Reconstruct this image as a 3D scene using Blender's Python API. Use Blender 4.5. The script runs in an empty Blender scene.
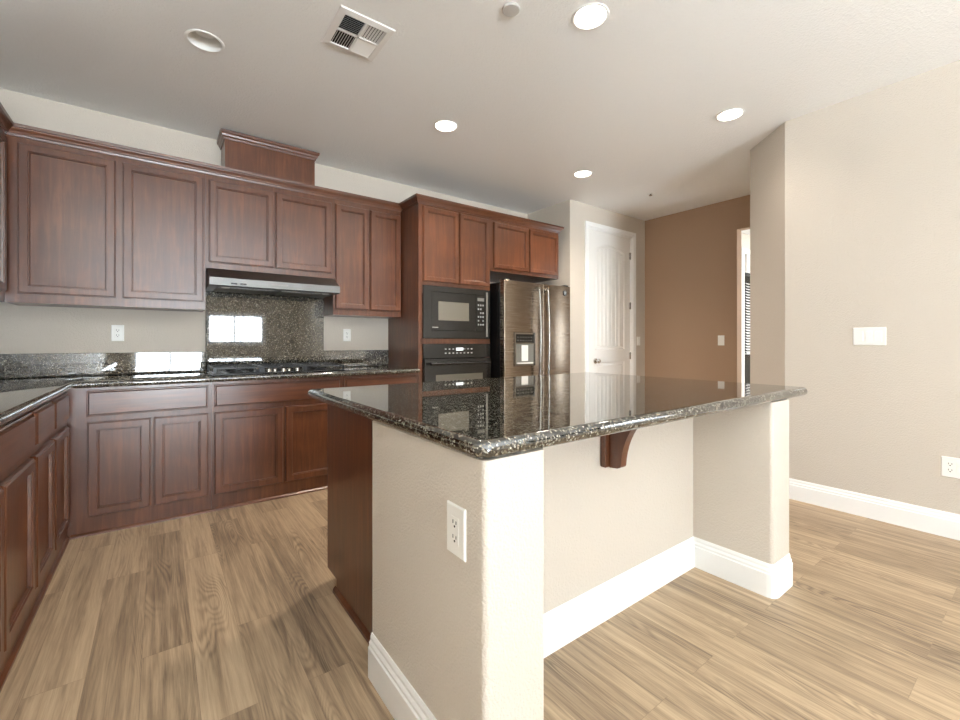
import bpy, bmesh, math, random
from math import sin, cos, pi, radians
from mathutils import Vector, Matrix
random.seed(7)
S = bpy.context.scene
COL = S.collection

# ------------------------------------------------------------------ camera, world, daylight, added fill lights, exposure
EYE = 1.14
cd = bpy.data.cameras.new('camera'); cam = bpy.data.objects.new('camera', cd); COL.objects.link(cam)
cam.location = (0, 0, EYE); cam.rotation_euler = (pi / 2, 0, -0.637135)
cd.sensor_width = 36; cd.lens = 433.37 / 960 * 36; cd.shift_y = -17.26 / 960; cd.clip_start = 0.02
S.camera = cam
S.view_settings.view_transform = 'Standard'; S.view_settings.look = 'None'
S.view_settings.exposure = 0.86; S.view_settings.gamma = 1.0
w = bpy.data.worlds.new('daylight_sky'); S.world = w; w.use_nodes = True
bgn = w.node_tree.nodes['Background']; bgn.inputs[0].default_value = (0.86, 0.93, 1.0, 1); bgn.inputs[1].default_value = 3.0

def area(name, loc, rot, sx, sy, power, col):
    l = bpy.data.lights.new(name, 'AREA'); l.shape = 'RECTANGLE'; l.size = sx; l.size_y = sy; l.energy = power; l.color = col
    o = bpy.data.objects.new(name, l); COL.objects.link(o); o.location = loc; o.rotation_euler = rot
    return o
DAY = (0.82, 0.92, 1.0); UPLIGHT = (0.83, 0.93, 1.0)
# daylight outside the windows of the rear wall (behind the photographer), then added fill lights:
# the sky's light comes in level, added uplights outside brighten the ceiling, an added lamp the den
area('daylight_patio_door', (0.3, -7.3, 1.1), (radians(92), 0, 0), 1.7, 2.1, 130, DAY)
area('daylight_rear_window', (1.9, -7.3, 1.56), (radians(96), 0, 0), 1.5, 0.9, 36, DAY)
area('added_uplight_patio', (0.9, -13.0, -0.05), (radians(180), 0, 0), 9.0, 11.4, 15000, UPLIGHT)  # added upward fill beyond the patio door, brightens the ceiling
area('added_uplight_left', (-4.6, -4.0, -0.05), (radians(180), 0, 0), 5.0, 6.0, 2500, UPLIGHT)  # added uplight outside the left wall, aimed at the ceiling
area('added_uplight_right', (10.0, -4.4, -0.05), (radians(180), 0, 0), 9.0, 10.0, 66000, UPLIGHT)  # strong added uplight past the right wall for the kitchen ceiling
area('added_fill_den', (6.9, 0.12, 1.5), (radians(90), 0, 0), 1.2, 1.6, 45, DAY)  # added lamp inside the den to light the blind, no window here

# ------------------------------------------------------------------ materials
def lin(r, g, b):
    f = lambda c: (c / 255 / 12.92) if c <= 10 else ((c / 255 + 0.055) / 1.055) ** 2.4
    return (f(r), f(g), f(b), 1)
def newmat(name):
    m = bpy.data.materials.new(name); m.use_nodes = True
    nt = m.node_tree; b = nt.nodes['Principled BSDF']
    return m, nt, b
def N(nt, t, **kw):
    n = nt.nodes.new(t)
    for k, v in kw.items():
        if k in n.inputs: n.inputs[k].default_value = v
        else: setattr(n, k, v)
    return n
def plain(name, col, rough=0.5, metal=0.0, spec=0.5, coat=0.0):
    m, nt, b = newmat(name)
    b.inputs['Base Color'].default_value = col; b.inputs['Roughness'].default_value = rough
    b.inputs['Metallic'].default_value = metal; b.inputs['Specular IOR Level'].default_value = spec
    b.inputs['Coat Weight'].default_value = coat; b.inputs['Coat Roughness'].default_value = 0.05
    return m
def ramp(nt, stops):
    r = N(nt, 'ShaderNodeValToRGB'); e = r.color_ramp.elements
    e[0].position, e[0].color = stops[0]; e[1].position, e[1].color = stops[-1]
    for p, c in stops[1:-1]:
        x = e.new(p); x.color = c
    return r
def paint(name, col, bump=0.25, scale=260, rough=0.55):
    m, nt, b = newmat(name); L = nt.links
    b.inputs['Base Color'].default_value = col; b.inputs['Roughness'].default_value = rough; b.inputs['Specular IOR Level'].default_value = 0.25
    tc = N(nt, 'ShaderNodeTexCoord')
    n = N(nt, 'ShaderNodeTexNoise', Scale=scale, Detail=2.0, Roughness=0.5)
    L.new(tc.outputs['Object'], n.inputs['Vector'])
    bp = N(nt, 'ShaderNodeBump', Strength=bump, Distance=0.004)
    L.new(n.outputs['Fac'], bp.inputs['Height']); L.new(bp.outputs['Normal'], b.inputs['Normal'])
    return m
def wood(name, axis, dark, mid, light, rough=0.3):
    m, nt, b = newmat(name); L = nt.links
    tc = N(nt, 'ShaderNodeTexCoord'); mp = N(nt, 'ShaderNodeMapping')
    sc = {'z': (22, 22, 1.6), 'x': (1.6, 22, 22)}[axis]
    mp.inputs['Scale'].default_value = sc
    L.new(tc.outputs['Object'], mp.inputs['Vector'])
    n1 = N(nt, 'ShaderNodeTexNoise', Scale=1.6, Detail=7.0, Roughness=0.62, Distortion=0.6)
    L.new(mp.outputs['Vector'], n1.inputs['Vector'])
    n2 = N(nt, 'ShaderNodeTexNoise', Scale=5.0, Detail=3.0, Roughness=0.5)
    L.new(tc.outputs['Object'], n2.inputs['Vector'])
    mx = N(nt, 'ShaderNodeMath', operation='ADD'); m2 = N(nt, 'ShaderNodeMath', operation='MULTIPLY'); m2.inputs[1].default_value = 0.55
    L.new(n2.outputs['Fac'], m2.inputs[0]); L.new(n1.outputs['Fac'], mx.inputs[0]); L.new(m2.outputs[0], mx.inputs[1])
    r = ramp(nt, [(0.40, dark), (0.76, mid), (1.12 - 0.12, light)])
    L.new(mx.outputs[0], r.inputs['Fac']); L.new(r.outputs['Color'], b.inputs['Base Color'])
    rr = N(nt, 'ShaderNodeMapRange'); rr.inputs['To Min'].default_value = rough - 0.06; rr.inputs['To Max'].default_value = rough + 0.10
    L.new(n2.outputs['Fac'], rr.inputs['Value']); L.new(rr.outputs['Result'], b.inputs['Roughness'])
    bp = N(nt, 'ShaderNodeBump', Strength=0.06, Distance=0.002)
    L.new(n1.outputs['Fac'], bp.inputs['Height']); L.new(bp.outputs['Normal'], b.inputs['Normal'])
    b.inputs['Specular IOR Level'].default_value = 0.6; b.inputs['Coat Weight'].default_value = 0.4; b.inputs['Coat Roughness'].default_value = 0.2
    return m
WD, WM, WL = lin(70, 36, 19), lin(92, 51, 28), lin(114, 66, 37)
wood_v = wood('cherry_wood_upright_grain', 'z', WD, WM, WL)
wood_h = wood('cherry_wood_level_grain', 'x', WD, WM, WL)
groove = plain('dark_glaze_stain', lin(44, 17, 10), 0.35)
def granite():
    m, nt, b = newmat('speckled_granite'); L = nt.links
    tc = N(nt, 'ShaderNodeTexCoord')
    v = N(nt, 'ShaderNodeTexVoronoi', Scale=230.0); L.new(tc.outputs['Object'], v.inputs['Vector'])
    sep = N(nt, 'ShaderNodeSeparateColor'); L.new(v.outputs['Color'], sep.inputs['Color'])
    n = N(nt, 'ShaderNodeTexNoise', Scale=45.0, Detail=4.0, Roughness=0.7); L.new(tc.outputs['Object'], n.inputs['Vector'])
    h = N(nt, 'ShaderNodeMath', operation='MULTIPLY_ADD'); h.inputs[1].default_value = 0.9; h.inputs[2].default_value = -0.45; L.new(n.outputs['Fac'], h.inputs[0])
    a = N(nt, 'ShaderNodeMath', operation='ADD'); L.new(sep.outputs['Red'], a.inputs[0]); L.new(h.outputs[0], a.inputs[1])
    r = ramp(nt, [(0.0, lin(16, 15, 13)), (0.46, lin(24, 23, 20)), (0.64, lin(50, 47, 40)), (0.78, lin(88, 81, 66)), (0.90, lin(126, 119, 104)), (1.0, lin(164, 160, 148))])
    L.new(a.outputs[0], r.inputs['Fac']); L.new(r.outputs['Color'], b.inputs['Base Color'])
    b.inputs['Roughness'].default_value = 0.03; b.inputs['IOR'].default_value = 2.0; b.inputs['Coat Weight'].default_value = 0.4; b.inputs['Coat IOR'].default_value = 1.6; b.inputs['Coat Roughness'].default_value = 0.02
    return m
gran = granite()
def floor_mat():
    m, nt, b = newmat('oak_plank_floor'); L = nt.links
    tc = N(nt, 'ShaderNodeTexCoord'); mp = N(nt, 'ShaderNodeMapping'); mp.inputs['Rotation'].default_value = (0, 0, radians(90)); mp.inputs['Location'].default_value = (0.3, 0.05, 0)
    L.new(tc.outputs['Object'], mp.inputs['Vector'])
    br = N(nt, 'ShaderNodeTexBrick', Scale=1.0); br.offset = 0.38; br.offset_frequency = 2
    br.inputs['Color1'].default_value = (0, 0, 0, 1); br.inputs['Color2'].default_value = (1, 1, 1, 1); br.inputs['Mortar'].default_value = (0.5, 0.5, 0.5, 1)
    br.inputs['Mortar Size'].default_value = 0.0007; br.inputs['Mortar Smooth'].default_value = 0.2; br.inputs['Bias'].default_value = 0.0
    br.inputs['Brick Width'].default_value = 1.22; br.inputs['Row Height'].default_value = 0.152
    L.new(mp.outputs['Vector'], br.inputs['Vector'])
    sepv = N(nt, 'ShaderNodeSeparateXYZ'); L.new(tc.outputs['Object'], sepv.inputs[0])
    rnd = N(nt, 'ShaderNodeSeparateColor'); L.new(br.outputs['Color'], rnd.inputs['Color'])
    def comb(sx, sy, off):
        c = N(nt, 'ShaderNodeCombineXYZ')
        for i, s in (('X', sx), ('Y', sy)):
            q = N(nt, 'ShaderNodeMath', operation='MULTIPLY'); q.inputs[1].default_value = s
            L.new(sepv.outputs[i], q.inputs[0]); L.new(q.outputs[0], c.inputs[i])
        q = N(nt, 'ShaderNodeMath', operation='MULTIPLY'); q.inputs[1].default_value = off
        L.new(rnd.outputs['Red'], q.inputs[0]); L.new(q.outputs[0], c.inputs['Z'])
        return c
    c1 = comb(17.0, 0.6, 37.0); n1 = N(nt, 'ShaderNodeTexNoise', Scale=1.5, Detail=5.0, Roughness=0.6, Distortion=1.1); L.new(c1.outputs[0], n1.inputs['Vector'])
    c2 = comb(95.0, 3.5, 11.0); n2 = N(nt, 'ShaderNodeTexNoise', Scale=1.6, Detail=4.0, Roughness=0.65); L.new(c2.outputs[0], n2.inputs['Vector'])
    # cathedral figure: contour bands of a stretched noise
    c3 = comb(6.5, 0.8, 23.0); n3 = N(nt, 'ShaderNodeTexNoise', Scale=1.2, Detail=1.5, Roughness=0.5, Distortion=0.3); L.new(c3.outputs[0], n3.inputs['Vector'])
    k = N(nt, 'ShaderNodeMath', operation='MULTIPLY'); k.inputs[1].default_value = 95.0; L.new(n3.outputs['Fac'], k.inputs[0])
    sn = N(nt, 'ShaderNodeMath', operation='SINE'); L.new(k.outputs[0], sn.inputs[0])
    def mad(src, mul, add):
        q = N(nt, 'ShaderNodeMath', operation='MULTIPLY_ADD'); q.inputs[1].default_value = mul
        L.new(src, q.inputs[0])
        if hasattr(add, 'node'): L.new(add, q.inputs[2])
        else: q.inputs[2].default_value = add
        return q.outputs[0]
    # dark figure and knots only in patches of some planks
    c4 = comb(3.0, 1.1, 51.0); n4 = N(nt, 'ShaderNodeTexNoise', Scale=1.6, Detail=1.0); L.new(c4.outputs[0], n4.inputs['Vector'])
    msk = N(nt, 'ShaderNodeMapRange'); msk.inputs['From Min'].default_value = 0.46; msk.inputs['From Max'].default_value = 0.66; L.new(n4.outputs['Fac'], msk.inputs['Value'])
    sp = N(nt, 'ShaderNodeMath', operation='POWER'); sa = N(nt, 'ShaderNodeMath', operation='ABSOLUTE'); L.new(sn.outputs[0], sa.inputs[0]); L.new(sa.outputs[0], sp.inputs[0]); sp.inputs[1].default_value = 3.0
    fig = N(nt, 'ShaderNodeMath', operation='MULTIPLY'); L.new(sp.outputs[0], fig.inputs[0]); L.new(msk.outputs['Result'], fig.inputs[1])
    t = mad(rnd.outputs['Red'], 0.17, -0.235)
    t = mad(n1.outputs['Fac'], 0.72, t)
    t = mad(n2.outputs['Fac'], 0.42, t)
    t = mad(fig.outputs[0], -0.16, t)
    r = ramp(nt, [(0.08, lin(100, 83, 67)), (0.30, lin(146, 124, 100)), (0.48, lin(182, 157, 127)), (0.72, lin(208, 184, 152))])
    L.new(t, r.inputs['Fac'])
    mix = N(nt, 'ShaderNodeMixRGB'); mix.inputs['Color2'].default_value = lin(88, 66, 50)
    q = N(nt, 'ShaderNodeMath', operation='MULTIPLY'); q.inputs[1].default_value = 0.45; L.new(br.outputs['Fac'], q.inputs[0])
    L.new(q.outputs[0], mix.inputs['Fac']); L.new(r.outputs['Color'], mix.inputs['Color1']); L.new(mix.outputs['Color'], b.inputs['Base Color'])
    b.inputs['Roughness'].default_value = 0.42; b.inputs['Specular IOR Level'].default_value = 0.35
    bp = N(nt, 'ShaderNodeBump', Strength=0.08, Distance=0.002); L.new(n2.outputs['Fac'], bp.inputs['Height']); L.new(bp.outputs['Normal'], b.inputs['Normal'])
    return m
floorm = floor_mat()
def brushed(name, col, rough):
    m, nt, b = newmat(name); L = nt.links
    tc = N(nt, 'ShaderNodeTexCoord'); mp = N(nt, 'ShaderNodeMapping'); mp.inputs['Scale'].default_value = (2, 2, 300)
    L.new(tc.outputs['Object'], mp.inputs['Vector'])
    n = N(nt, 'ShaderNodeTexNoise', Scale=2.0, Detail=2.0); L.new(mp.outputs['Vector'], n.inputs['Vector'])
    rr = N(nt, 'ShaderNodeMapRange'); rr.inputs['To Min'].default_value = rough - 0.02; rr.inputs['To Max'].default_value = rough + 0.02
    L.new(n.outputs['Fac'], rr.inputs['Value']); L.new(rr.outputs['Result'], b.inputs['Roughness'])
    b.inputs['Base Color'].default_value = col; b.inputs['Metallic'].default_value = 1.0
    return m
WALLC = lin(205, 195, 182)
wallp = paint('beige_wall_paint', WALLC, 0.75, 150)
brownp = paint('taupe_wall', lin(172, 143, 118), 0.35, 170)  # one even taupe, browner than the beige walls
ceilp = paint('white_ceiling_paint', lin(243, 242, 240), 0.9, 95)
trimw = plain('white_trim_paint', lin(240, 239, 236), 0.35)
doorw = plain('white_door_paint', lin(238, 235, 230), 0.4)
plate = plain('white_plastic', lin(240, 238, 232), 0.35)
slotm = plain('dark_slot', lin(40, 36, 32), 0.6)
steel = brushed('stainless_steel', lin(160, 146, 130), 0.27)
steel2 = brushed('bright_stainless_steel', lin(168, 165, 160), 0.25)
hoodm = brushed('satin_hood_steel', lin(118, 117, 115), 0.45)
chrome = plain('polished_nickel', lin(200, 196, 190), 0.15, 1.0)
black = plain('black_enamel', lin(20, 20, 21), 0.25)
applb = plain('black_appliance_glass', lin(34, 33, 31), 0.16, 0, 0.6)
glassd = plain('oven_glass_painted_sheen', lin(112, 107, 96), 0.10, 0, 0.9)  # screen glass, base colour lightened to stand in for a reflected window
castiron = plain('cast_iron', lin(30, 30, 31), 0.35)
keym = plain('pale_keypad_print', lin(150, 150, 146), 0.5)
dark = plain('dark_recess', lin(30, 29, 28), 0.7)
greyp = plain('grey_plastic', lin(120, 118, 112), 0.4)
ventw = plain('white_vent_metal', lin(232, 229, 225), 0.4)
def emis(name, col, s):
    m, nt, b = newmat(name); b.inputs['Base Color'].default_value = (0.9, 0.9, 0.9, 1)
    b.inputs['Emission Color'].default_value = col; b.inputs['Emission Strength'].default_value = s
    return m
lampm = emis('lit_lamp_lens', (1.0, 0.93, 0.82, 1), 9.0)
bulbm = plain('frosted_lamp_glass', lin(236, 234, 228), 0.3)
dispm = emis('lit_clock_digits', (0.8, 0.95, 1.0, 1), 0.5)
def pane_mat():
    m, nt, b = newmat('window_glass'); L = nt.links
    out = nt.nodes['Material Output']; nt.nodes.remove(b)
    t = N(nt, 'ShaderNodeBsdfTransparent'); g = N(nt, 'ShaderNodeBsdfGlossy', Roughness=0.02); f = N(nt, 'ShaderNodeFresnel', IOR=1.45)
    mx = N(nt, 'ShaderNodeMixShader'); L.new(f.outputs[0], mx.inputs[0]); L.new(t.outputs[0], mx.inputs[1]); L.new(g.outputs[0], mx.inputs[2])
    L.new(mx.outputs[0], out.inputs['Surface'])
    return m
panem = pane_mat()
leafm = plain('olive_hedge_leaves', lin(104, 106, 76), 0.8)

# ------------------------------------------------------------------ mesh helpers
class MB:
    def __init__(self): self.bm = bmesh.new()
    def box(self, x0, x1, y0, y1, z0, z1, bev=0, seg=2):
        r = bmesh.ops.create_cube(self.bm, size=1.0)
        vs = r['verts']
        for v in vs: v.co = Vector(((x0 + x1) / 2 + v.co.x * (x1 - x0), (y0 + y1) / 2 + v.co.y * (y1 - y0), (z0 + z1) / 2 + v.co.z * (z1 - z0)))
        if bev:
            es = list({e for v in vs for e in v.link_edges})
            bmesh.ops.bevel(self.bm, geom=es, offset=bev, segments=seg, profile=0.5, affect='EDGES')
        return self
    def face(self, pts):
        self.bm.faces.new([self.bm.verts.new(p) for p in pts]); return self
    def loops(self, rings, cap0=False, cap1=False, close=True):
        R = [[self.bm.verts.new(p) for p in ring] for ring in rings]
        n = len(R[0])
        for a, b in zip(R, R[1:]):
            for i in range(n if close else n - 1):
                j = (i + 1) % n
                self.bm.faces.new((a[i], a[j], b[j], b[i]))
        if cap0: self.bm.faces.new(R[0][::-1])
        if cap1: self.bm.faces.new(R[-1])
        return self
    def rectloops(self, x0, x1, z0, z1, steps, cap=False):
        # nested rectangles in the xz plane facing -y; steps = (inset, y)
        rings = [[(x0 + i, y, z0 + i), (x1 - i, y, z0 + i), (x1 - i, y, z1 - i), (x0 + i, y, z1 - i)] for i, y in steps]
        return self.loops(rings, cap1=cap)
    def lathe(self, prof, c=(0, 0, 0), n=32, axis='z', cap0=False, cap1=False):
        rings = []
        for r, h in prof:
            ring = []
            for k in range(n):
                a = 2 * pi * k / n
                p = (r * cos(a), r * sin(a), h)
                if axis == 'y': p = (p[0], h, p[1])
                if axis == 'x': p = (h, p[0], p[1])
                ring.append((c[0] + p[0], c[1] + p[1], c[2] + p[2]))
            rings.append(ring)
        return self.loops(rings, cap0, cap1)
    def tube(self, pts, r, n=10, caps=True):
        P = [Vector(p) for p in pts]; rings = []; up = None
        for i, p in enumerate(P):
            d = (P[min(i + 1, len(P) - 1)] - P[max(i - 1, 0)]).normalized()
            if up is None:
                up = Vector((0, 0, 1)) if abs(d.z) < 0.9 else Vector((1, 0, 0))
            u = (up - d * up.dot(d)).normalized(); up = u; v = d.cross(u)
            rings.append([tuple(p + u * r * cos(2 * pi * k / n) + v * r * sin(2 * pi * k / n)) for k in range(n)])
        return self.loops(rings, caps, caps)
    def prism(self, poly, z0, z1, f=None):
        f = f or (lambda p, h: (p[0], p[1], h))
        return self.loops([[f(p, z0) for p in poly], [f(p, z1) for p in poly]], True, True)
    def sweep(self, path, prof):
        # prof (out, z); out is to the right of the direction of travel
        P = [Vector((p[0], p[1])) for p in path]; rings = []
        for i, p in enumerate(P):
            ns = []
            if i > 0: d = (p - P[i - 1]).normalized(); ns.append(Vector((d.y, -d.x)))
            if i < len(P) - 1: d = (P[i + 1] - p).normalized(); ns.append(Vector((d.y, -d.x)))
            m = sum(ns, Vector((0, 0))).normalized(); m = m / max(0.3, m.dot(ns[0]))
            rings.append([(p.x + m.x * o, p.y + m.y * o, z) for o, z in prof])
        return self.loops(rings, True, True)
    def build(self, name, mat, parent=None, smooth=False, loc=None, rotz=0):
        bmesh.ops.recalc_face_normals(self.bm, faces=self.bm.faces)
        me = bpy.data.meshes.new(name); self.bm.to_mesh(me); self.bm.free()
        for m in (mat if isinstance(mat, (list, tuple)) else [mat]): me.materials.append(m)
        if smooth:
            for p in me.polygons: p.use_smooth = True
            me.set_sharp_from_angle(angle=radians(38))
            for p in me.polygons:
                if len(p.vertices) > 6: p.use_smooth = False
        o = bpy.data.objects.new(name, me); COL.objects.link(o)
        if parent: o.parent = parent
        if loc: o.location = loc
        o.rotation_euler.z = rotz
        return o
def tag(o, label, cat, group=None):
    o['label'] = label; o['category'] = cat
    if group: o['group'] = group
    return o
def thing(name, label, cat, loc=(0, 0, 0), rotz=0, group=None):
    o = bpy.data.objects.new(name, None); COL.objects.link(o); o.empty_display_size = 0.1
    o.location = loc; o.rotation_euler.z = rotz
    return tag(o, label, cat, group)
def struct(o): o['kind'] = 'structure'; return o
def copy_tree(o, parent=None):
    c = o.copy(); COL.objects.link(c)
    if parent: c.parent = parent
    for ch in list(o.children): copy_tree(ch, c)
    return c
def rounded(poly, radii, n=5):
    out = []; m = len(poly)
    for i, p in enumerate(poly):
        r = radii[i]; p = Vector(p)
        if not r: out.append(tuple(p)); continue
        a = (Vector(poly[i - 1]) - p).normalized(); b = (Vector(poly[(i + 1) % m]) - p).normalized()
        c = p + (a + b) * r
        s = p + a * r - c; e = p + b * r - c
        a0 = math.atan2(s.y, s.x); a1 = math.atan2(e.y, e.x); d = (a1 - a0 + pi) % (2 * pi) - pi
        for k in range(n + 1):
            t = a0 + d * k / n; out.append((c.x + r * cos(t), c.y + r * sin(t)))
    return out
def offset(poly, d):
    # inward for counter-clockwise polygons
    out = []; m = len(poly)
    for i, p in enumerate(poly):
        p = Vector(p); e0 = (p - Vector(poly[i - 1])).normalized(); e1 = (Vector(poly[(i + 1) % m]) - p).normalized()
        n0 = Vector((-e0.y, e0.x)); n1 = Vector((-e1.y, e1.x)); mm = (n0 + n1).normalized(); mm = mm / max(0.3, mm.dot(n0))
        out.append((p.x + mm.x * d, p.y + mm.y * d))
    return out
def bullnose(poly, z0, z1, n=10):
    r = (z1 - z0) / 2; zc = (z0 + z1) / 2; b = MB(); rings = []
    for k in range(n + 1):
        a = -pi / 2 + pi * k / n
        q = offset(poly, r * (1 - cos(a)))
        rings.append([(x, y, zc + r * sin(a)) for x, y in q])
    b.loops(rings, True, True)
    return b

# ------------------------------------------------------------------ room shell
H = 2.775
YB, XL, XR, YR = 4.07, -1.08, 3.722, -7.0      # back, left, right, rear wall faces
T = 0.11
# ceiling with round holes for the can lights
LIGHTS = [(0.199, 2.776, False), (1.738, 1.418, True), (1.738, 2.78, True), (3.297, 2.781, True), (3.291, 1.432, True)]
bm = bmesh.new(); es = []
def ringe(pts):
    vs = [bm.verts.new(p) for p in pts]
    for i in range(len(vs)): es.append(bm.edges.new((vs[i], vs[(i + 1) % len(vs)])))
ringe([(XL - T, YR - T, H), (5.6, YR - T, H), (5.6, YB + T, H), (XL - T, YB + T, H)])
for x, y, lit in LIGHTS: ringe([(x + 0.078 * cos(2 * pi * k / 32), y + 0.078 * sin(2 * pi * k / 32), H) for k in range(32)])
bmesh.ops.triangle_fill(bm, use_beauty=True, use_dissolve=False, edges=es)
cb = MB(); cb.bm.free(); cb.bm = bm
cb.box(XL - T, 5.6, YR - T, YB + T, H + 0.16, H + 0.22)
struct(cb.build('ceiling', ceilp))
b = MB(); b.box(XL - T, 9.0, YR - T, YB + 0.6, -0.06, 0); struct(b.build('floor', floorm))
ZT = H + 0.16
b = MB(); b.box(XL - T, 3.763, YB, YB + T, 0, ZT); struct(b.build('wall_back', wallp))
def holed_wall(name, along, a0, a1, p0, p1, holes, mat, ztop=ZT):
    # wall box along x or y with rectangular openings (a, b, z0, z1)
    b = MB()
    def bx(u0, u1, z0, z1):
        if u1 - u0 < 1e-6 or z1 - z0 < 1e-6: return
        if along == 'x': b.box(u0, u1, p0, p1, z0, z1)
        else: b.box(p0, p1, u0, u1, z0, z1)
    cur = a0
    for (u0, u1, z0, z1) in sorted(holes):
        bx(cur, u0, 0, ztop); bx(u0, u1, 0, z0); bx(u0, u1, z1, ztop); cur = u1
    bx(cur, a1, 0, ztop)
    return struct(b.build(name, mat))
holed_wall('wall_left', 'y', YR - T, YB + T, XL - T, XL, [(-3.3, -0.5, 1.2, 2.4)], wallp)
holed_wall('wall_rear', 'x', XL, XR + T, YR - T, YR, [(-0.55, 1.05, 0.0, 2.1), (1.15, 2.65, 1.13, 1.99)], wallp)
# right wall, 45 degree piece and hall return in one outline
poly = [(XR, 0.6), (XR, 1.235), (4.03, 1.592), (5.24, 1.592), (5.24, 1.45), (4.08, 1.45), (XR + T, 1.17), (XR + T, 0.6)]
b = MB(); b.prism(poly, 0, ZT)
b.box(XR, XR + T, -0.6, 0.6, 0, ZT); b.box(XR, XR + T, YR, -3.6, 0, ZT); b.box(XR, XR + T, -3.6, -0.6, 0, 1.2); b.box(XR, XR + T, -3.6, -0.6, 2.4, ZT)
bmesh.ops.remove_doubles(b.bm, verts=b.bm.verts, dist=1e-5)
struct(b.build('wall_right', wallp))
# pantry wall with the doorway, and the alcove side
b = MB(); DX0, DX1, DZ = 4.085, 4.955, 2.51
b.box(3.763, DX0, 3.36, 3.36 + T, 0, ZT); b.box(DX1, 5.24, 3.36, 3.36 + T, 0, ZT); b.box(DX0, DX1, 3.36, 3.36 + T, DZ, ZT)
b.box(3.763, 3.763 + T, 3.36 + T, YB + T, 0, ZT)
struct(b.build('wall_pantry', wallp))
# brown hall wall with the opening
holed_wall('wall_brown', 'y', 1.45, 3.36 + T, 5.24, 5.35, [(1.60, 2.2055, 0, 2.42)], brownp)
# room past the hall
b = MB(); b.box(5.35, 6.42, 2.62, 2.73, 0, 2.7); b.box(7.3, 9.0, 2.62, 2.73, 0, 2.7); b.box(6.42, 7.3, 2.62, 2.73, 0, 0.5); b.box(6.42, 7.3, 2.62, 2.73, 2.36, 2.7)
b.box(5.35, 9.0, -0.1, 0.0, 0, 2.7); b.box(8.9, 9.0, 0, 2.62, 0, 2.7)
struct(b.build('wall_den', wallp))
b = MB(); b.box(5.35, 9.0, -0.1, 2.73, 2.64, 2.72); struct(b.build('ceiling_den', ceilp))

def window(name, x0, x1, z0, z1, y, mull=(), face=-1, cas=0.07, along='x', door=False):
    # frame at the room face of a wall; y is the wall's room face, room on side `face`
    fr = MB(); d = 0.05
    def bx(u0, u1, v0, v1, p0, p1):
        p0, p1 = min(p0, p1), max(p0, p1)
        if along == 'x': fr.box(u0, u1, p0, p1, v0, v1)
        else: fr.box(p0, p1, u0, u1, v0, v1)
    yi, yo = y, y - face * 0.09
    for (u0, u1, v0, v1) in ((x0, x0 + d, z0, z1), (x1 - d, x1, z0, z1), (x0 + d, x1 - d, z1 - d, z1), (x0 + d, x1 - d, z0, z0 + d)): bx(u0, u1, v0, v1, yi - face * 0.02, yo)
    for m in mull: bx(m - 0.025, m + 0.025, z0 + d, z1 - d, yi - face * 0.03, yo)
    o = struct(fr.build(name, trimw))
    g = MB()
    p0, p1 = sorted((yi - face * 0.055, yi - face * 0.06))
    if along == 'x': g.box(x0 + d, x1 - d, p0, p1, z0 + d, z1 - d)
    else: g.box(p0, p1, x0 + d, x1 - d, z0 + d, z1 - d)
    g.build('window_pane', panem, o)
    c = MB(); fr = c
    zb = z0 if door else z0 - cas
    for (u0, u1, v0, v1) in ((x0 - cas, x0, zb, z1 + cas), (x1, x1 + cas, zb, z1 + cas), (x0, x1, z1, z1 + cas)) + (() if door else ((x0, x1, z0 - cas, z0),)):
        bx(u0, u1, v0, v1, y + face * 0.015, y)
    c.build('window_casing', trimw, o)
    return o
window('window_1', -0.55, 1.05, 0.0, 2.1, YR, (0.25,), face=1, door=True)
window('window_2', 1.15, 2.65, 1.13, 1.99, YR, (1.85,), face=1)
window('added_window_left', -3.3, -0.5, 1.2, 2.4, XL, (-1.9,), face=1, along='y')  # unseen window, added to let the left uplight in
window('added_window_right', -3.6, -0.6, 1.2, 2.4, XR, (-2.1,), face=-1, along='y')  # unseen opening added so the right uplight reaches the ceiling
window('window_4', 6.42, 7.3, 0.5, 2.36, 2.62, (), face=-1)
# blinds in the den window
t = thing('window_blind', 'white slatted blind half lowered in the window past the hall opening', 'blind', (6.86, 2.60, 0.98))
b = MB(); b.box(-0.42, 0.42, -0.02, 0.03, 1.13, 1.36); b.build('head_rail', ventw, t)
b = MB()
for k in range(26):
    z = 0.02 + k * 0.0375; b.face([(-0.41, -0.015, z), (0.41, -0.015, z), (0.41, 0.012, z + 0.022), (-0.41, 0.012, z + 0.022)])
b.box(-0.41, 0.41, -0.015, 0.012, 0, 0.018)
b.build('slats', ventw, t)
# hedge outside that window
b = MB(); bmesh.ops.create_icosphere(b.bm, subdivisions=5, radius=1.0)
for v in b.bm.verts:
    k = 1 + 0.10 * (sin(23 * v.co.x + 5 * v.co.z) * sin(19 * v.co.z + 3 * v.co.x) + random.uniform(-0.5, 0.5))
    v.co = Vector((v.co.x * 2.2 * k, v.co.y * 0.5 * k, max(0.0, 1.1 + v.co.z * 1.15 * k)))
o = b.build('hedge', leafm, loc=(8.6, 3.8, 0)); tag(o, 'olive green hedge outside the window past the hall', 'hedge')
b = MB(); b.box(5.0, 12.0, 2.74, 8.0, -0.06, -0.01); struct(b.build('ground_outside', leafm))

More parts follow.
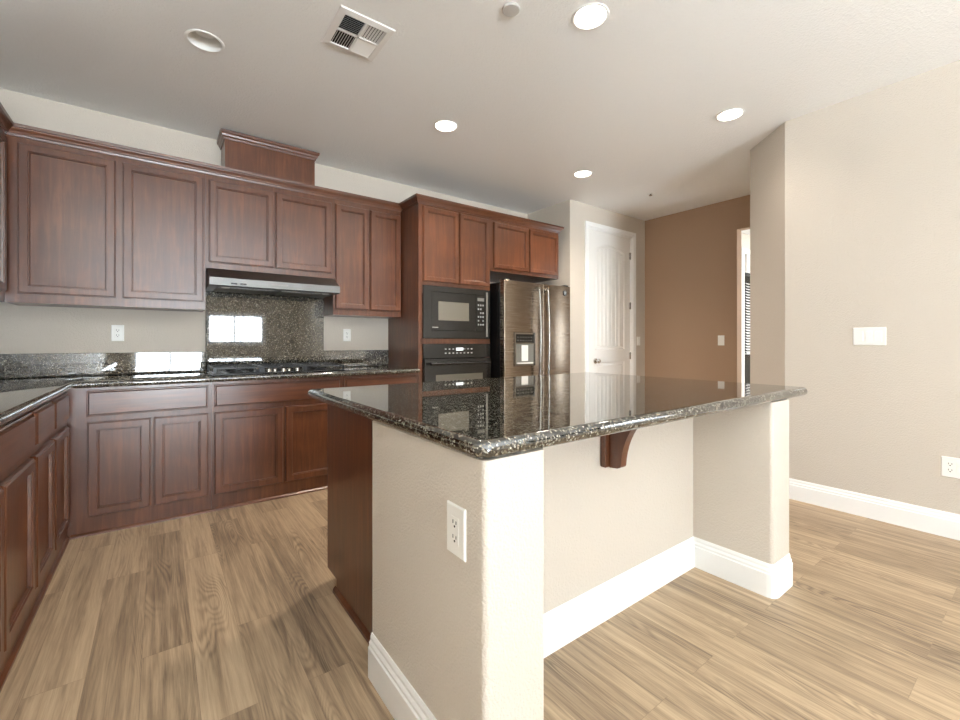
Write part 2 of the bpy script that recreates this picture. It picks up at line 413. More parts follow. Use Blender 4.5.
# baseboards
def bprof(h=0.146, t=0.016): return [(0, 0), (t, 0), (t, h * 0.70), (t * 0.75, h * 0.73), (t * 0.78, h * 0.80), (t * 0.45, h * 0.86), (t * 0.45, h * 0.93), (t * 0.2, h), (0, h)]
def baseboard(name, path, parent=None):
    b = MB(); b.sweep(path, bprof()); o = b.build(name, trimw, parent)
    return o if parent else struct(o)
baseboard('baseboard_right', [(5.22, 1.592), (4.03, 1.592), (XR, 1.235), (XR, YR + 0.01)])
baseboard('baseboard_pantry', [(3.763, 4.05), (3.763, 3.36), (4.02, 3.36)])
baseboard('baseboard_brown_wall', [(5.02, 3.36), (5.24, 3.36), (5.24, 2.21)])

# pantry door
dr = MB(); y0 = 3.385
dr.box(DX0 + 0.012, DX1 - 0.012, y0 + 0.006, y0 + 0.04, 0.01, DZ - 0.012)
D0, D1 = DX0 + 0.012, DX1 - 0.012
def frame_ring(b, x0, x1, z0, z1, ix0, ix1, iz0, iz1, arch, y, yb, n=10):
    # flat face between a rectangle and an inner opening with an arched head, plus the sloped reveal
    inner = [(ix0, iz0), (ix1, iz0)] + [(ix1 + (ix0 - ix1) * k / n, iz1 + arch * sin(pi * k / n)) for k in range(n + 1)]
    outer = [(x0, z0), (x1, z0)] + [(x1 + (x0 - x1) * k / n, z1) for k in range(n + 1)]
    s = 0.014; cx = (ix0 + ix1) / 2; cz = (iz0 + iz1) / 2
    inner2 = [(x + (s if x < cx else -s) * min(1, abs(x - cx) / (abs(ix1 - cx)) * 1.0), z + (s if z < cz else -s)) for x, z in inner]
    b.loops([[(x, y, z) for x, z in outer], [(x, y, z) for x, z in inner], [(x, yb, z) for x, z in inner2]])
    return inner2
bmid = 0.965
frame_ring(dr, D0, D1, bmid, DZ - 0.012, D0 + 0.125, D1 - 0.125, bmid + 0.09, 2.28, 0.07, y0 - 0.004, y0 + 0.006)
frame_ring(dr, D0, D1, 0.01, bmid, D0 + 0.125, D1 - 0.125, 0.22, bmid - 0.06, 0.0, y0 - 0.004, y0 + 0.006)
# raised bead board strips inside the arched panel
pw = (D1 - D0 - 0.25 - 0.07) / 7
for k in range(7):
    xa = D0 + 0.125 + 0.035 + k * pw; xc = (xa + pw / 2 - (D0 + D1) / 2) / ((D1 - D0) / 2 - 0.125)
    zt = 2.235 + 0.07 * cos(xc * pi / 2)
    dr.rectloops(xa + 0.001, xa + pw - 0.001, bmid + 0.125, zt, [(0, y0 + 0.006), (0.006, y0 - 0.001)], cap=True)
dr.rectloops(D0 + 0.16, D1 - 0.16, 0.255, bmid - 0.095, [(0, y0 + 0.006), (0.02, y0 - 0.001)], cap=True)
door = struct(dr.build('door_1', doorw))
kb = MB(); kx = 4.235
kb.lathe([(0.001, y0 - 0.075), (0.018, y0 - 0.074), (0.028, y0 - 0.062), (0.028, y0 - 0.050), (0.018, y0 - 0.040), (0.011, y0 - 0.034), (0.011, y0 - 0.014), (0.032, y0 - 0.011), (0.034, y0 - 0.004)], (kx, 0, 0.92), 24, 'y', True, True)
kb.build('door_knob', chrome, door, True)
for z in (0.35, 0.97, 1.62, 2.27):
    hb = MB(); hb.tube([(D1 + 0.004, y0 - 0.008, z - 0.045), (D1 + 0.004, y0 - 0.008, z + 0.045)], 0.008); hb.box(D1 - 0.03, D1 + 0.004, y0 - 0.006, y0 - 0.004, z - 0.045, z + 0.045)
    hb.build('hinge', chrome, door)
cs = MB()
prof = [(0, 0), (0.012, 0.001), (0.018, 0.018), (0.012, 0.03), (0.016, 0.05), (0.016, 0.062), (0, 0.066)]
rings = []
for px_, pz_, sx, sz in ((DX0, 0, -1, 0), (DX0, DZ, -1, 1), (DX1, DZ, 1, 1), (DX1, 0, 1, 0)):
    rings.append([(px_ + sx * o, 3.36 - t_, pz_ + sz * o) for t_, o in prof])
cs.loops(rings, True, True)
cs.box(DX0, DX0 + 0.012, 3.36, 3.36 + T, 0, DZ); cs.box(DX1 - 0.012, DX1, 3.36, 3.36 + T, 0, DZ); cs.box(DX0 + 0.012, DX1 - 0.012, 3.36, 3.36 + T, DZ - 0.012, DZ)
struct(cs.build('trim_1', trimw))

# ------------------------------------------------------------------ cabinets
DT = 0.023    # door thickness
def cab_door(p, x0, x1, z0, z1, y=0.0, st=0.056, name='door'):
    b = MB()
    b.rectloops(x0, x1, z0, z1, [(0, y - 0.0005), (0, y - 0.015), (0.002, y - 0.018), (0.005, y - 0.018), (0.008, y - DT), (st - 0.012, y - DT), (st - 0.010, y - 0.0175), (st - 0.005, y - 0.0175), (st - 0.003, y - 0.0075), (st, y - 0.006)])
    d = b.build(name, wood_v, p)
    q = MB(); q.box(x0 + st - 0.004, x1 - st + 0.004, y - 0.0065, y - 0.002, z0 + st - 0.004, z1 - st + 0.004)
    q.build('door_panel', wood_v, d)
    return d
def drawer(p, x0, x1, z0, z1, y=0.0, name='drawer_front'):
    b = MB(); b.rectloops(x0, x1, z0, z1, [(0, y - 0.0005), (0, y - 0.010), (0.004, y - 0.012), (0.008, y - 0.012), (0.014, y - DT)], cap=True)
    return b.build(name, wood_h, p)
def base_cab(name, label, loc, w, dep, drawers, doors, rotz=0, filler=0.0, shoe=(None, None), group='cherry base cabinets'):
    t = thing(name, label, 'cabinet', loc, rotz)
    b = MB(); b.box(0.0006, w - 0.0006, 0, dep, 0, 0.8735); b.build('body', wood_v, t)
    for (a, c) in drawers: drawer(t, a, c, 0.703, 0.856)
    for (a, c) in doors: cab_door(t, a, c, 0.112, 0.668)
    s0 = shoe[0] if shoe[0] is not None else 0; s1 = shoe[1] if shoe[1] is not None else w
    b = MB(); b.loops([[(x, 0, 0), (x, -0.014, 0), (x, -0.013, 0.010), (x, -0.006, 0.017), (x, 0, 0.019)] for x in (s0, s1)], True, True)
    b.build('shoe_molding', wood_h, t)
    return t
YF = 3.438; XF = -0.43
dep = YB - YF - 0.004
base_cab('base_cabinet', 'cherry base cabinet in the back corner, wide drawer over two doors', (-0.43, YF, 0), 0.713, dep, [(0.085, 0.695)], [(0.088, 0.388), (0.402, 0.695)], shoe=(0.015, 0.713))
base_cab('base_cabinet', 'cherry base cabinet under the gas cooktop, one wide false drawer front', (0.283, YF, 0), 0.892, dep, [(0.016, 0.876)], [(0.016, 0.452), (0.466, 0.876)])
base_cab('base_cabinet', 'cherry base cabinet between the cooktop and the tall oven cabinet', (1.175, YF, 0), 0.68, dep, [(0.016, 0.664)], [(0.016, 0.333), (0.347, 0.664)])
ld = XF - XL - 0.004
base_cab('base_cabinet', 'cherry base cabinet on the left wall, nearest the back corner', (XF, 2.94, 0), YF - 2.94 - 0.003, ld, [(0.012, 0.405)], [(0.012, 0.405)], pi / 2, shoe=(0, YF - 2.94 - 0.016))
base_cab('base_cabinet', 'cherry base cabinet second from the corner on the left wall, narrow single door', (XF, 2.535, 0), 0.405, ld, [(0.014, 0.390)], [(0.014, 0.390)], pi / 2)
base_cab('base_cabinet', 'cherry base cabinet cut by the photo left edge, wide false drawer front', (XF, 1.62, 0), 0.915, ld, [(0.02, 0.895)], [(0.02, 0.447), (0.461, 0.895)], pi / 2)

def upper_cab(name, label, loc, w, z0, dep, doors, rotz=0, top=2.40, door_z=None):
    t = thing(name, label, 'cabinet', loc, rotz)
    b = MB(); b.box(0.0006, w - 0.0006, 0, dep, 0, top - z0); b.build('body', wood_v, t)
    for (a, c, zz0, zz1) in doors: cab_door(t, a, c, zz0 - z0, zz1 - z0)
    return t
YU, XU = 3.77, -0.742; ud = YB - YU - 0.004
upper_cab('upper_cabinet', 'cherry wall cabinet with two tall doors left of the range hood', (XU, YU, 1.383), 1.017, 1.383, ud, [(0.055, 0.510, 1.440, 2.350), (0.545, 1.003, 1.440, 2.350)])
upper_cab('upper_cabinet', 'short two door cherry wall cabinet above the range hood', (0.275, YU, 1.692), 0.935, 1.692, ud, [(0.019, 0.462, 1.737, 2.345), (0.474, 0.917, 1.737, 2.345)])
upper_cab('upper_cabinet', 'cherry wall cabinet with two narrow doors right of the range hood', (1.21, YU, 1.383), 0.642, 1.383, ud, [(0.016, 0.316, 1.435, 2.345), (0.330, 0.632, 1.435, 2.345)])
upper_cab('upper_cabinet', 'cherry wall cabinet on the left wall, a sliver at the photo edge', (XU, 2.75, 1.383), YU - 2.75 - 0.003, 1.383, XU - XL - 0.004, [(0.02, 0.475, 1.44, 2.35), (0.49, 0.95, 1.44, 2.35)], pi / 2)
# crown mouldings
cprof = [(0.0008, 2.386), (0.010, 2.386), (0.012, 2.397), (0.019, 2.399), (0.024, 2.412), (0.034, 2.424), (0.036, 2.430), (0.044, 2.432), (0.046, 2.451), (0.0008, 2.451)]
def crown(path, label, prof=cprof):
    b = MB(); b.sweep(path, prof); o = b.build('crown_molding', wood_h); return tag(o, label, 'molding')
crown([(XU, 2.75), (XU, YU), (1.8563, YU)], 'stepped cherry crown molding along the top of the lower wall cabinets')
# hood chase box
t = thing('hood_chase', 'cherry box with its own crown standing on the wall cabinets above the hood', 'cabinet', (0.735, 3.82, 2.4012))
b = MB(); b.box(-0.332, 0.334, 0, YB - 3.82 - 0.003, 0, 0.33); b.box(-0.332, -0.306, -0.006, 0, 0.0, 0.315); b.build('body', wood_v, t)
b = MB(); b.sweep([(-0.332, 0.245), (-0.332, 0), (0.334, 0), (0.334, 0.245)], [(0, 0.298), (0.008, 0.298), (0.010, 0.310), (0.018, 0.318), (0.022, 0.330), (0.030, 0.338), (0.032, 0.358), (0, 0.358)])
b.build('crown', wood_h, t)

# tall oven cabinet and fridge cabinet
YT = 3.432; TX0, TX1 = 1.857, 2.663
t = thing('tall_oven_cabinet', 'tall cherry cabinet holding the microwave and wall oven', 'cabinet', (TX0, YT, 0))
W = TX1 - TX0; TD = YB - YT - 0.004
b = MB()
b.box(0, 0.018, 0, TD, 0, 2.40); b.box(W - 0.018, W - 0.0006, 0, TD, 0, 2.40); b.box(0.018, W - 0.018, TD - 0.01, TD, 0, 2.40)
for z0, z1 in ((0, 0.12), (0.30, 0.34), (1.1315, 1.1765), (1.662, 2.40)): b.box(0.018, W - 0.018, 0, TD - 0.01, z0, z1)
for x0, x1 in ((0.018, 0.038), (W - 0.026, W - 0.018)): b.box(x0, x1, 0, 0.02, 0.12, 1.662)
b.build('body', wood_v, t)
cab_door(t, 0.040, 0.419, 1.694, 2.368, st=0.052); cab_door(t, 0.433, 0.787, 1.694, 2.368, st=0.052)
drawer(t, 0.03, W - 0.03, 0.12, 0.31)
t = thing('upper_cabinet', 'deep two door cherry cabinet above the refrigerator', 'cabinet', (TX1, YT, 1.862))
W2 = 3.648 - TX1
b = MB(); b.box(0.0006, W2, 0, TD, 0, 0.538); b.build('body', wood_v, t)
cab_door(t, 0.042, 0.512, 0.03, 0.495, st=0.052); cab_door(t, 0.530, 0.970, 0.03, 0.495, st=0.052)
crown([(TX0, YU - 0.048), (TX0, YT), (3.648, YT), (3.648, YB - 0.02)], 'stepped cherry crown molding above the tall oven and refrigerator cabinets')

# ------------------------------------------------------------------ granite
CT0, CT1 = 0.875, 0.914
pc = [(XL + 0.003, 1.60), (-0.392, 1.60), (-0.392, 3.392), (1.853, 3.392), (1.853, YB - 0.003), (XL + 0.003, YB - 0.003)]
o = bullnose(pc, CT0, CT1).build('countertop', gran, smooth=True); tag(o, 'L-shaped speckled dark granite worktop along the back and left walls', 'countertop')
def slab(x0, x1, y0, y1, z0, z1, label, name='backsplash'):
    b = MB(); b.box(x0, x1, y0, y1, z0, z1, 0.002, 1); o = b.build(name, gran); tag(o, label, 'backsplash')
slab(XL + 0.003, 0.293, YB - 0.022, YB - 0.002, CT1 + 0.0004, 1.068, 'low granite backsplash strip left of the cooktop')
slab(1.2135, 1.853, YB - 0.022, YB - 0.002, CT1 + 0.0004, 1.068, 'low granite backsplash strip right of the cooktop')
slab(0.2945, 1.2125, YB - 0.024, YB - 0.002, CT1 + 0.0004, 1.6895, 'full height granite panel behind the cooktop under the hood')
slab(XL + 0.002, XL + 0.022, 2.92, YB - 0.0235, CT1 + 0.0004, 1.068, 'low granite backsplash strip along the left wall')

# ------------------------------------------------------------------ range hood
t = thing('range_hood', 'slim stainless range hood under the short wall cabinet', 'range hood', (0.748, 3.60, 1.55))
hw = 0.463; hd = YB - 3.60 - 0.027
b = MB(); pr = [(0, 0.004), (0, 0.058), (0.012, 0.062), (0.150, 0.1405), (hd, 0.1405), (hd, 0.0), (0.02, 0.0)]
b.loops([[(x, y, z) for y, z in pr] for x in (-hw, hw)], True, True); b.build('canopy', hoodm, t)
for s in (-1, 1):
    b = MB(); b.box(s * 0.215 - 0.19, s * 0.215 + 0.19, 0.07, hd - 0.06, -0.006, -0.0005)
    for k in range(14): b.box(s * 0.215 - 0.18 + k * 0.0264, s * 0.215 - 0.166 + k * 0.0264, 0.08, hd - 0.07, -0.009, -0.006)
    b.build('filter', greyp, t)
for k in range(2):
    b = MB(); b.box(-0.33 + k * 0.06, -0.29 + k * 0.06, -0.004, 0, 0.014, 0.026, 0.002, 1); b.build('rocker_switch', black, t)
b = MB(); b.box(-0.06, 0.06, -0.0015, 0, 0.026, 0.040)
for k in range(9): b.box(-0.05 + k * 0.011, -0.043 + k * 0.011, -0.0025, -0.0015, 0.029, 0.037)
b.build('name_badge', greyp, t)
for x in (-0.36, 0.36):
    b = MB(); b.lathe([(0.03, -0.006), (0.026, -0.010), (0.001, -0.011)], (x, 0.05, 0), 20); b.build('hood_lamp', bulbm, t)

# ------------------------------------------------------------------ cooktop
t = thing('gas_cooktop', 'black gas cooktop with cast iron grates set in the back worktop', 'cooktop', (0.748, 3.70, CT1))
b = MB(); b.box(-0.455, 0.455, -0.255, 0.255, 0.0004, 0.012, 0.004); b.build('cooktop_plate', black, t)
for gx in (-0.30, 0.0, 0.30):
    g = MB(); x0, x1, yy0, yy1 = gx - 0.143, gx + 0.143, -0.235, 0.235
    zt = 0.054
    for x in (x0, x1): g.box(x - 0.006, x + 0.006, yy0, yy1, zt - 0.012, zt, 0.002, 1)
    for y in (yy0, 0.0, yy1): g.box(x0, x1, y - 0.006, y + 0.006, zt - 0.012, zt, 0.002, 1)
    for y in (-0.117, 0.117):
        g.box(gx - 0.006, gx + 0.006, y - 0.095, y - 0.03, zt - 0.012, zt + 0.003, 0.002, 1); g.box(gx - 0.006, gx + 0.006, y + 0.03, y + 0.095, zt - 0.012, zt + 0.003, 0.002, 1)
        g.box(x0, gx - 0.03, y - 0.006, y + 0.006, zt - 0.012, zt + 0.003, 0.002, 1); g.box(gx + 0.03, x1, y - 0.006, y + 0.006, zt - 0.012, zt + 0.003, 0.002, 1)
    for x in (x0, x1):
        for y in (yy0, yy1): g.box(x - 0.008, x + 0.008, y - 0.008, y + 0.008, 0.012, zt)
    g.build('grate', castiron, t)
for (x, y, r) in ((-0.30, -0.117, 0.036), (-0.30, 0.117, 0.03), (0.30, 0.117, 0.036), (0.30, -0.117, 0.028), (0.0, 0.08, 0.045)):
    b = MB(); b.lathe([(r + 0.012, 0.012), (r + 0.012, 0.018), (r, 0.020), (r, 0.027), (r - 0.006, 0.030), (0.001, 0.030)], (x, y, 0), 24); b.build('burner', castiron, t, True)
for k in range(5):
    b = MB(); b.lathe([(0.019, 0.012), (0.019, 0.016), (0.016, 0.034), (0.013, 0.036), (0.001, 0.036)], (-0.10 + k * 0.05, -0.205 if k % 2 == 0 else -0.165, 0), 20); b.build('knob', chrome, t, True)

# ------------------------------------------------------------------ microwave and wall oven
MX = (1.897 + 2.657) / 2
t = thing('microwave', 'black built-in microwave in the tall cabinet above the wall oven', 'microwave', (MX, YT, 1.1785))
mw, mh = 0.38, 0.481
b = MB()
b.loops([[(x, y, z) for x, z in q] for q, y in (
    ([(-mw, 0), (mw, 0), (mw, mh), (-mw, mh)], -0.001),
    ([(-mw, 0), (mw, 0), (mw, mh), (-mw, mh)], -0.014),
    ([(-mw + 0.004, 0.004), (mw - 0.004, 0.004), (mw - 0.004, mh - 0.004), (-mw + 0.004, mh - 0.004)], -0.018),
    ([(-0.295, 0.072), (0.318, 0.072), (0.318, 0.43), (-0.295, 0.43)], -0.018),
    ([(-0.295, 0.072), (0.318, 0.072), (0.318, 0.43), (-0.295, 0.43)], -0.004))])
b.build('trim_frame', applb, t)
b = MB(); b.box(0.325, 0.345, -0.0195, -0.018, 0.02, 0.46); b.build('trim_strip', greyp, t)
b = MB(); b.box(-0.294, 0.205, -0.014, 0.30, 0.073, 0.429, 0.003, 1); d = b.build('door', applb, t)
b = MB(); b.box(-0.222, 0.12, -0.0155, -0.0142, 0.168, 0.342); b.build('door_window', glassd, d)
b = MB(); b.box(0.2075, 0.317, -0.014, 0.30, 0.073, 0.429, 0.003, 1); c = b.build('control_panel', applb, t)
b = MB(); b.box(0.222, 0.303, -0.0152, -0.0142, 0.368, 0.400); b.build('clock_display', greyp, c)
for r_ in range(6):
    for q in range(3):
        if (r_ * 3 + q) % 5 == 4: continue
        b = MB(); b.box(0.226 + q * 0.028, 0.242 + q * 0.028, -0.0152, -0.0142, 0.130 + r_ * 0.038, 0.147 + r_ * 0.038); b.build('key', keym, c)
b = MB()
for k in range(5): b.box(-0.285 + k * 0.013, -0.276 + k * 0.013, -0.0152, -0.0142, 0.098, 0.107)
b.build('brand_lettering', keym, d)
t = thing('oven', 'black wall oven with bar handle below the built-in microwave', 'oven', (MX, YT, 0.3425))
oh = 0.787
b = MB(); b.box(-mw, mw, -0.018, 0.5, 0.655, oh, 0.003, 1); c = b.build('control_panel', applb, t)
b = MB(); b.box(-0.03, 0.05, -0.0194, -0.0182, 0.725, 0.750); b.build('clock_display', dispm, c)
for r_ in range(2):
    for q in range(8):
        if q in (3, 4) and r_ == 1: continue
        b = MB(); b.box(-0.155 + q * 0.042, -0.137 + q * 0.042, -0.0194, -0.0182, 0.695 + r_ * 0.038, 0.706 + r_ * 0.038); b.build('key', keym, c)
b = MB(); b.box(-mw, mw, -0.006, 0.5, 0.0, 0.651); b.build('oven_body', black, t)
b = MB(); b.box(-mw + 0.002, mw - 0.002, -0.034, -0.007, 0.02, 0.648, 0.004, 1); d = b.build('door', applb, t)
b = MB(); b.box(-0.26, 0.27, -0.0355, -0.0342, 0.16, 0.505); b.build('door_window', glassd, d)
b = MB(); b.tube([(-0.335, -0.075, 0.606), (0.335, -0.075, 0.606)], 0.013, 14)
for x in (-0.31, 0.31): b.tube([(x, -0.034, 0.606), (x, -0.075, 0.606)], 0.010)
b.build('handle', black, d, True)

# ------------------------------------------------------------------ refrigerator
FX0, FX1, FY = 2.705, 3.652, 3.255
t = thing('refrigerator', 'stainless side by side refrigerator with black sides and water dispenser', 'refrigerator', (FX0, FY, 0))
FW = FX1 - FX0; G = 0.528
b = MB(); b.box(0.004, FW - 0.004, 0.075, YB - FY - 0.03, 0.03, 1.742, 0.004, 1)
for x in (0.06, FW - 0.06):
    b.box(x - 0.02, x + 0.02, 0.12, 0.16, 0, 0.03)
    b.box(x - 0.02, x + 0.02, 0.60, 0.64, 0, 0.03)
b.build('body', black, t)
b = MB(); b.box(0.02, FW - 0.02, 0.04, 0.075, 0.02, 0.095, 0.004, 1); b.build('kick_grille', black, t)
b = MB(); b.box(0.0, G - 0.003, 0.0, 0.07, 0.10, 1.757, 0.008, 3)
fd = b.build('freezer_door', steel, t, True)
b = MB(); b.box(G + 0.003, FW, 0.0, 0.07, 0.10, 1.757, 0.008, 3); rd = b.build('fridge_door', steel, t, True)
def fhandle(x, parent):
    b = MB(); pts = [(x, -0.004, 0.70)]
    for k in range(13):
        s = k / 12; pts.append((x, -0.045 - 0.018 * sin(pi * s), 0.725 + s * 0.955))
    pts.append((x, -0.004, 1.705))
    b.tube(pts, 0.0125, 14); b.box(x - 0.018, x + 0.018, -0.05, -0.001, 1.675, 1.712, 0.006); b.box(x - 0.018, x + 0.018, -0.05, -0.001, 0.695, 0.73, 0.006)
    b.build('handle', steel2, parent, True)
fhandle(G - 0.095, fd); fhandle(G + 0.028, rd)
# dispenser
b = MB(); dx0, dx1, dz0, dz1 = 0.118, 0.408, 0.905, 1.245
b.rectloops(dx0, dx1, dz0, dz1, [(0, -0.0005), (0.004, -0.012), (0.020, -0.012), (0.022, -0.004)]); b.box(dx0 + 0.021, dx1 - 0.021, -0.010, -0.0005, 1.128, 1.140)
dp = b.build('dispenser_bezel', steel2, fd)
b = MB(); b.box(dx0 + 0.022, dx1 - 0.022, -0.006, -0.0008, 1.141, dz1 - 0.022); dd = b.build('dispenser_display', applb, dp)
for r_ in range(2):
    for q in range(6):
        b = MB(); b.box(dx0 + 0.045 + q * 0.036, dx0 + 0.06 + q * 0.036, -0.0075, -0.0062, 1.160 + r_ * 0.032, 1.168 + r_ * 0.032); b.build('key', greyp, dp)
b = MB(); b.rectloops(dx0 + 0.022, dx1 - 0.022, dz0 + 0.022, 1.128, [(0, -0.004), (0.002, -0.0012), (0.03, -0.0008)], cap=True); b.build('dispenser_recess', greyp, dp)
b = MB(); b.box(dx0 + 0.10, dx1 - 0.10, -0.010, -0.0015, 0.955, 1.115, 0.004, 1); b.box(dx0 + 0.04, dx1 - 0.04, -0.016, -0.0015, dz0 + 0.024, dz0 + 0.036); b.build('dispenser_paddle', plate, dp)
b = MB(); b.lathe([(0.030, -0.001), (0.030, -0.004), (0.026, -0.005), (0.001, -0.005)], (FW - 0.09, 0, 1.682), 28, 'y'); bd = b.build('logo_badge', black, rd)
b = MB(); b.tube([(FW - 0.09 + 0.020 * cos(a), -0.006, 1.682 + 0.020 * sin(a)) for a in [0.2 + k * 0.28 for k in range(20)]], 0.0025, 6); b.box(FW - 0.094, FW - 0.086, -0.0065, -0.005, 1.672, 1.692); b.build('logo_mark', steel2, bd)
for x in (0.05, FW - 0.05):
    b = MB(); b.box(x - 0.03, x + 0.03, 0.01, 0.10, 1.757, 1.772, 0.004, 1); b.build('hinge_cover', black, t)

# ------------------------------------------------------------------ island
IX0, IX1 = 0.588, 2.405; IY0, IYK, IYW = 0.777, 1.137, 1.415; PX0, PX1 = 0.782, 2.203
t = thing('kitchen_island', 'kitchen island with beige drywall piers and a dark cherry cabinet side', 'island', (1.5, 1.4, 0))
def L(p): return (p[0] - 1.5, p[1] - 1.4)
po = [(IX0, IYW), (IX0, IY0), (PX0, IY0), (PX0, IYK), (PX1, IYK), (PX1, IY0), (IX1, IY0), (IX1, IYW)]
pr = rounded([L(p) for p in po], [0, 0.015, 0.015, 0, 0, 0.018, 0.015, 0])
b = MB(); b.prism(pr, 0, CT0 - 0.003); b.build('half_wall', wallp, t, True)
b = MB()
pts = rounded([L(p) for p in po], [0, 0.014, 0.014, 0, 0, 0.022, 0.022, 0], 3)
b.sweep(pts, bprof(0.147, 0.016))
b.build('baseboard', trimw, t)
CXa = 0.65
b = MB(); a = L((CXa, IYW + 0.001)); e = L((2.35, 2.11))
b.box(a[0] + 0.02, e[0], a[1], e[1], 0.062, CT0 - 0.003); b.box(a[0] + 0.02, e[0], a[1], e[1] - 0.13, 0, 0.062); b.build('cabinet_body', wood_v, t)
b = MB(); pl = [(a[1], 0), (e[1] - 0.132, 0), (e[1] - 0.132, 0.062), (e[1], 0.062), (e[1], CT0 - 0.003), (a[1], CT0 - 0.003)]
b.loops([[(x, y, z) for y, z in pl] for x in (a[0], a[0] + 0.0195)], True, True); b.build('side_panel', wood_v, t)
b = MB(); b.loops([[(a[0], y, 0), (a[0] - 0.014, y, 0), (a[0] - 0.013, y, 0.012), (a[0] - 0.007, y, 0.022), (a[0], y, 0.026)] for y in (a[1], e[1] - 0.118)], True, True); b.build('shoe_molding', wood_h, t)
pi_ = rounded([(0.573, 0.771), (2.642, 0.771), (2.642, 2.185), (0.573, 2.185)], [0.035, 0.028, 0.025, 0.022], 6)
o = bullnose(pi_, 0.873, 0.916, 12).build('island_countertop', gran, smooth=True); tag(o, 'thick glossy dark granite slab on top of the kitchen island', 'countertop')
# corbel
t = thing('corbel', 'curved dark cherry bracket on the island half wall under the granite overhang', 'bracket', (1.492, IYK, 0.632))
b = MB(); b.box(-0.040, 0.040, -0.030, -0.0005, 0.0, 0.2405, 0.004, 1); b.build('back_plate', wood_v, t)
pr = [(-0.032, 0.0), (-0.07, 0.004), (-0.082, 0.010)]
for k in range(13):
    s = k / 12; pr.append((-0.085 - 0.135 * (1 - cos(s * pi / 2)) - 0.006 * sin(pi * s), 0.016 + 0.208 * sin(s * pi / 2)))
pr += [(-0.235, 0.230), (-0.235, 0.2405), (-0.032, 0.2405)]
b = MB(); b.loops([[(x, y, z) for y, z in pr] for x in (-0.019, 0.019)], True, True); b.build('scroll', wood_v, t)

# ------------------------------------------------------------------ outlets and switches (face -y locally)
def plate_thing(name, label, cat, loc, rotz, wdt=0.072, hgt=0.116):
    t = thing(name, label, cat, loc, rotz)
    b = MB(); x, z = wdt / 2, hgt / 2
    b.rectloops(-x, x, -z, z, [(0, -0.0004), (0, -0.003), (0.003, -0.006)], cap=True); b.build('cover_plate', plate, t)
    return t
def receptacle(t, cx=0):
    b = MB(); b.box(cx - 0.0165, cx + 0.0165, -0.0075, -0.0062, -0.034, 0.034, 0.0006, 1); r = b.build('receptacle', plate, t)
    for dz in (-0.018, 0.018):
        b = MB(); b.box(cx - 0.008, cx - 0.0055, -0.0082, -0.0074, dz - 0.001, dz + 0.008); b.box(cx + 0.0055, cx + 0.008, -0.0082, -0.0074, dz - 0.001, dz + 0.007)
        b.lathe([(0.003, -0.0082), (0.003, -0.0074)], (cx, 0, dz - 0.007), 10, 'y', True, True); b.build('socket_slots', slotm, r)
def rocker(t, cx=0, down=False):
    b = MB(); z = 0.033; a, c = (-0.0072, -0.0115) if down else (-0.0115, -0.0072)
    b.loops([[(cx - 0.0165, -0.0061, -z), (cx + 0.0165, -0.0061, -z), (cx + 0.0165, -0.0061, z), (cx - 0.0165, -0.0061, z)], [(cx - 0.015, a, -z + 0.001), (cx + 0.015, a, -z + 0.001), (cx + 0.015, c, z - 0.001), (cx - 0.015, c, z - 0.001)]], cap1=True)
    b.build('rocker_switch', plate, t)
r = plate_thing('power_outlet', 'white outlet on the back wall above the worktop, left of the cooktop', 'outlet', (-0.241, YB, 1.210), 0); receptacle(r)
r = plate_thing('power_outlet', 'white outlet on the back wall between hood and tall cabinet', 'outlet', (1.435, YB, 1.212), 0); receptacle(r)
r = plate_thing('power_outlet', 'white outlet on the near side of the island half wall', 'outlet', (IX0, 0.889, 0.680), -pi / 2, 0.080, 0.124); receptacle(r)
r = plate_thing('power_outlet', 'white double outlet plate low on the right wall by the photo edge', 'outlet', (XR, 0.378, 0.412), -pi / 2, 0.118, 0.118); receptacle(r, -0.023); rocker(r, 0.023)
r = plate_thing('light_switch', 'white three rocker switch plate on the right wall', 'light switch', (XR, 0.761, 1.182), -pi / 2, 0.164, 0.116); rocker(r, -0.046); rocker(r, 0, True); rocker(r, 0.046)
r = plate_thing('light_switch', 'white light switch beside the pantry door', 'light switch', (5.09, 3.36, 1.163), 0); rocker(r)
r = plate_thing('light_switch', 'white light switch on the brown wall', 'light switch', (5.24, 2.377, 1.167), -pi / 2); rocker(r)

# ------------------------------------------------------------------ ceiling fittings
LLAB = ['unlit recessed can light in the ceiling near the left edge', 'lit recessed ceiling light nearest the camera above the island', 'lit recessed ceiling light in front of the wall cabinets right of the hood', 'lit recessed ceiling light in front of the refrigerator', 'lit recessed ceiling light beside the angled end of the right wall']
for (x, y, lit), lab in zip(LIGHTS, LLAB):
    t = thing('recessed_light', lab, 'ceiling light', (x, y, H), 0, 'recessed ceiling lights')
    b = MB(); b.lathe([(0.0775, 0.004), (0.0775, -0.002), (0.081, -0.005), (0.090, -0.004), (0.093, -0.0004)], n=40); b.build('trim_ring', trimw, t, True)
    b = MB(); b.lathe([(0.0772, 0.001), (0.070, 0.05), (0.060, 0.12), (0.001, 0.121)], n=40); b.build('can', trimw, t, True)
    if lit:
        b = MB(); b.lathe([(0.0755, 0.004), (0.06, 0.0005), (0.03, -0.001), (0.001, -0.001)], n=40); b.build('lens', lampm, t, True)
        l = bpy.data.lights.new('recessed_lamp', 'SPOT'); l.energy = 90 if y > 2 else 16; l.spot_size = radians(136); l.spot_blend = 1.0; l.color = (1.0, 0.90, 0.79); l.shadow_soft_size = 0.07
        o = bpy.data.objects.new('recessed_lamp', l); COL.objects.link(o); o.location = (x, y, H - 0.012)
    else:
        b = MB(); b.lathe([(0.02, 0.12), (0.022, 0.09), (0.046, 0.06), (0.046, 0.045), (0.03, 0.036), (0.001, 0.033)], n=32); b.build('bulb', bulbm, t, True)
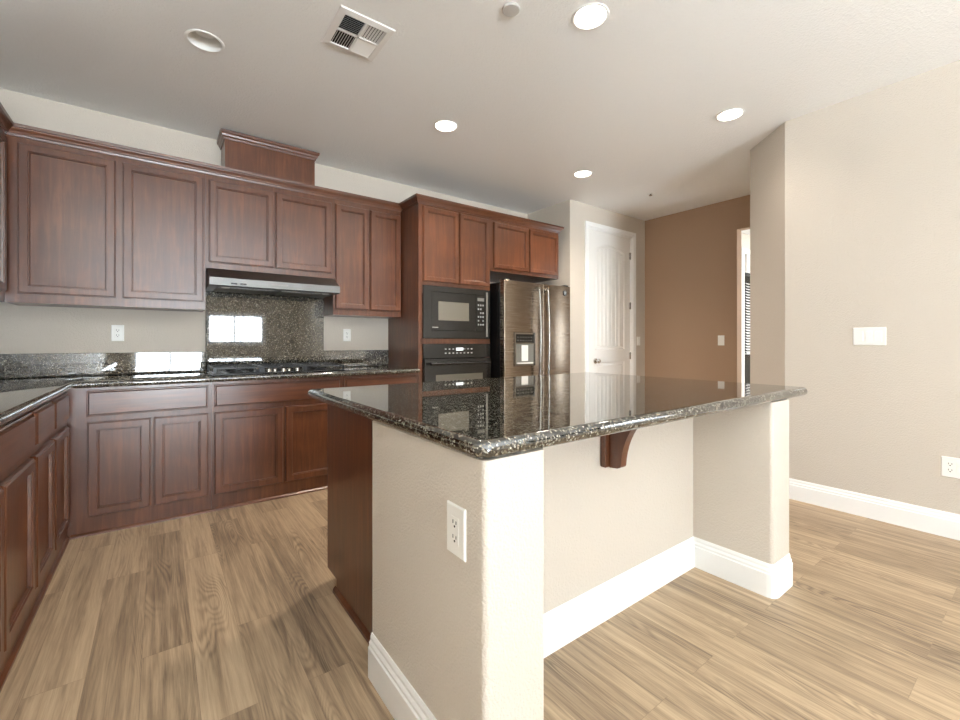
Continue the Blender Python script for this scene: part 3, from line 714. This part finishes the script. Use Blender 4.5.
# air vent
t = thing('ceiling_vent', 'white square four way air vent in the ceiling', 'air vent', (0.85, 2.243, H))
b = MB(); vx, vy = 0.145, 0.160
def rl(steps): return [[(-vx + i, -vy + i, z), (vx - i, -vy + i, z), (vx - i, vy - i, z), (-vx + i, vy - i, z)] for i, z in steps]
b.loops(rl([(0, -0.0004), (0.004, -0.006), (0.036, -0.010), (0.038, -0.002)])); b.box(-0.006, 0.006, -vy + 0.036, vy - 0.036, -0.010, -0.002); b.box(-vx + 0.036, vx - 0.036, -0.006, 0.006, -0.010, -0.002)
b.build('frame', ventw, t)
b = MB(); b.box(-vx + 0.03, vx - 0.03, -vy + 0.03, vy - 0.03, -0.0012, -0.0004); b.build('backing', dark, t)
def bank(x0, x1, y0, y1, along, tilt, n, width):
    b = MB()
    for k in range(n):
        s = (k + 0.5) / n
        if along == 'x':
            y = y0 + (y1 - y0) * s; b.face([(x0, y - width / 2, -0.006 - tilt), (x1, y - width / 2, -0.006 - tilt), (x1, y + width / 2, -0.006 + tilt), (x0, y + width / 2, -0.006 + tilt)])
        else:
            x = x0 + (x1 - x0) * s; b.face([(x - width / 2, y0, -0.006 - tilt), (x - width / 2, y1, -0.006 - tilt), (x + width / 2, y1, -0.006 + tilt), (x + width / 2, y0, -0.006 + tilt)])
    b.build('louver_bank', ventw, t)
A, B_, c_ = vx - 0.037, vy - 0.037, 0.006
bank(-A, -c_, -B_, -c_, 'x', 0.003, 9, 0.006)
bank(c_, A, -B_, -c_, 'y', -0.003, 7, 0.008)
bank(-A, -c_, c_, B_, 'y', 0.003, 8, 0.006)
bank(c_, A, c_, B_, 'x', -0.003, 9, 0.0125)
b = MB(); b.lathe([(0.044, -0.0004), (0.044, -0.006), (0.040, -0.010), (0.001, -0.011)], n=32); o = b.build('ceiling_cover', plain('grey_cover_plate', lin(196, 192, 188), 0.5), loc=(1.385, 1.616, H)); tag(o, 'small round grey blank cover on the ceiling above the island', 'ceiling cover')
t = thing('fire_sprinkler', 'small fire sprinkler head in the ceiling before the pantry door', 'sprinkler', (4.332, 2.708, H))
b = MB(); b.lathe([(0.042, -0.0004), (0.040, -0.006), (0.022, -0.008)], n=28); b.build('escutcheon', trimw, t)
b = MB(); b.lathe([(0.012, -0.006), (0.009, -0.012), (0.003, -0.014), (0.003, -0.017), (0.018, -0.018), (0.018, -0.020), (0.001, -0.021)], n=20); b.build('deflector', chrome, t)
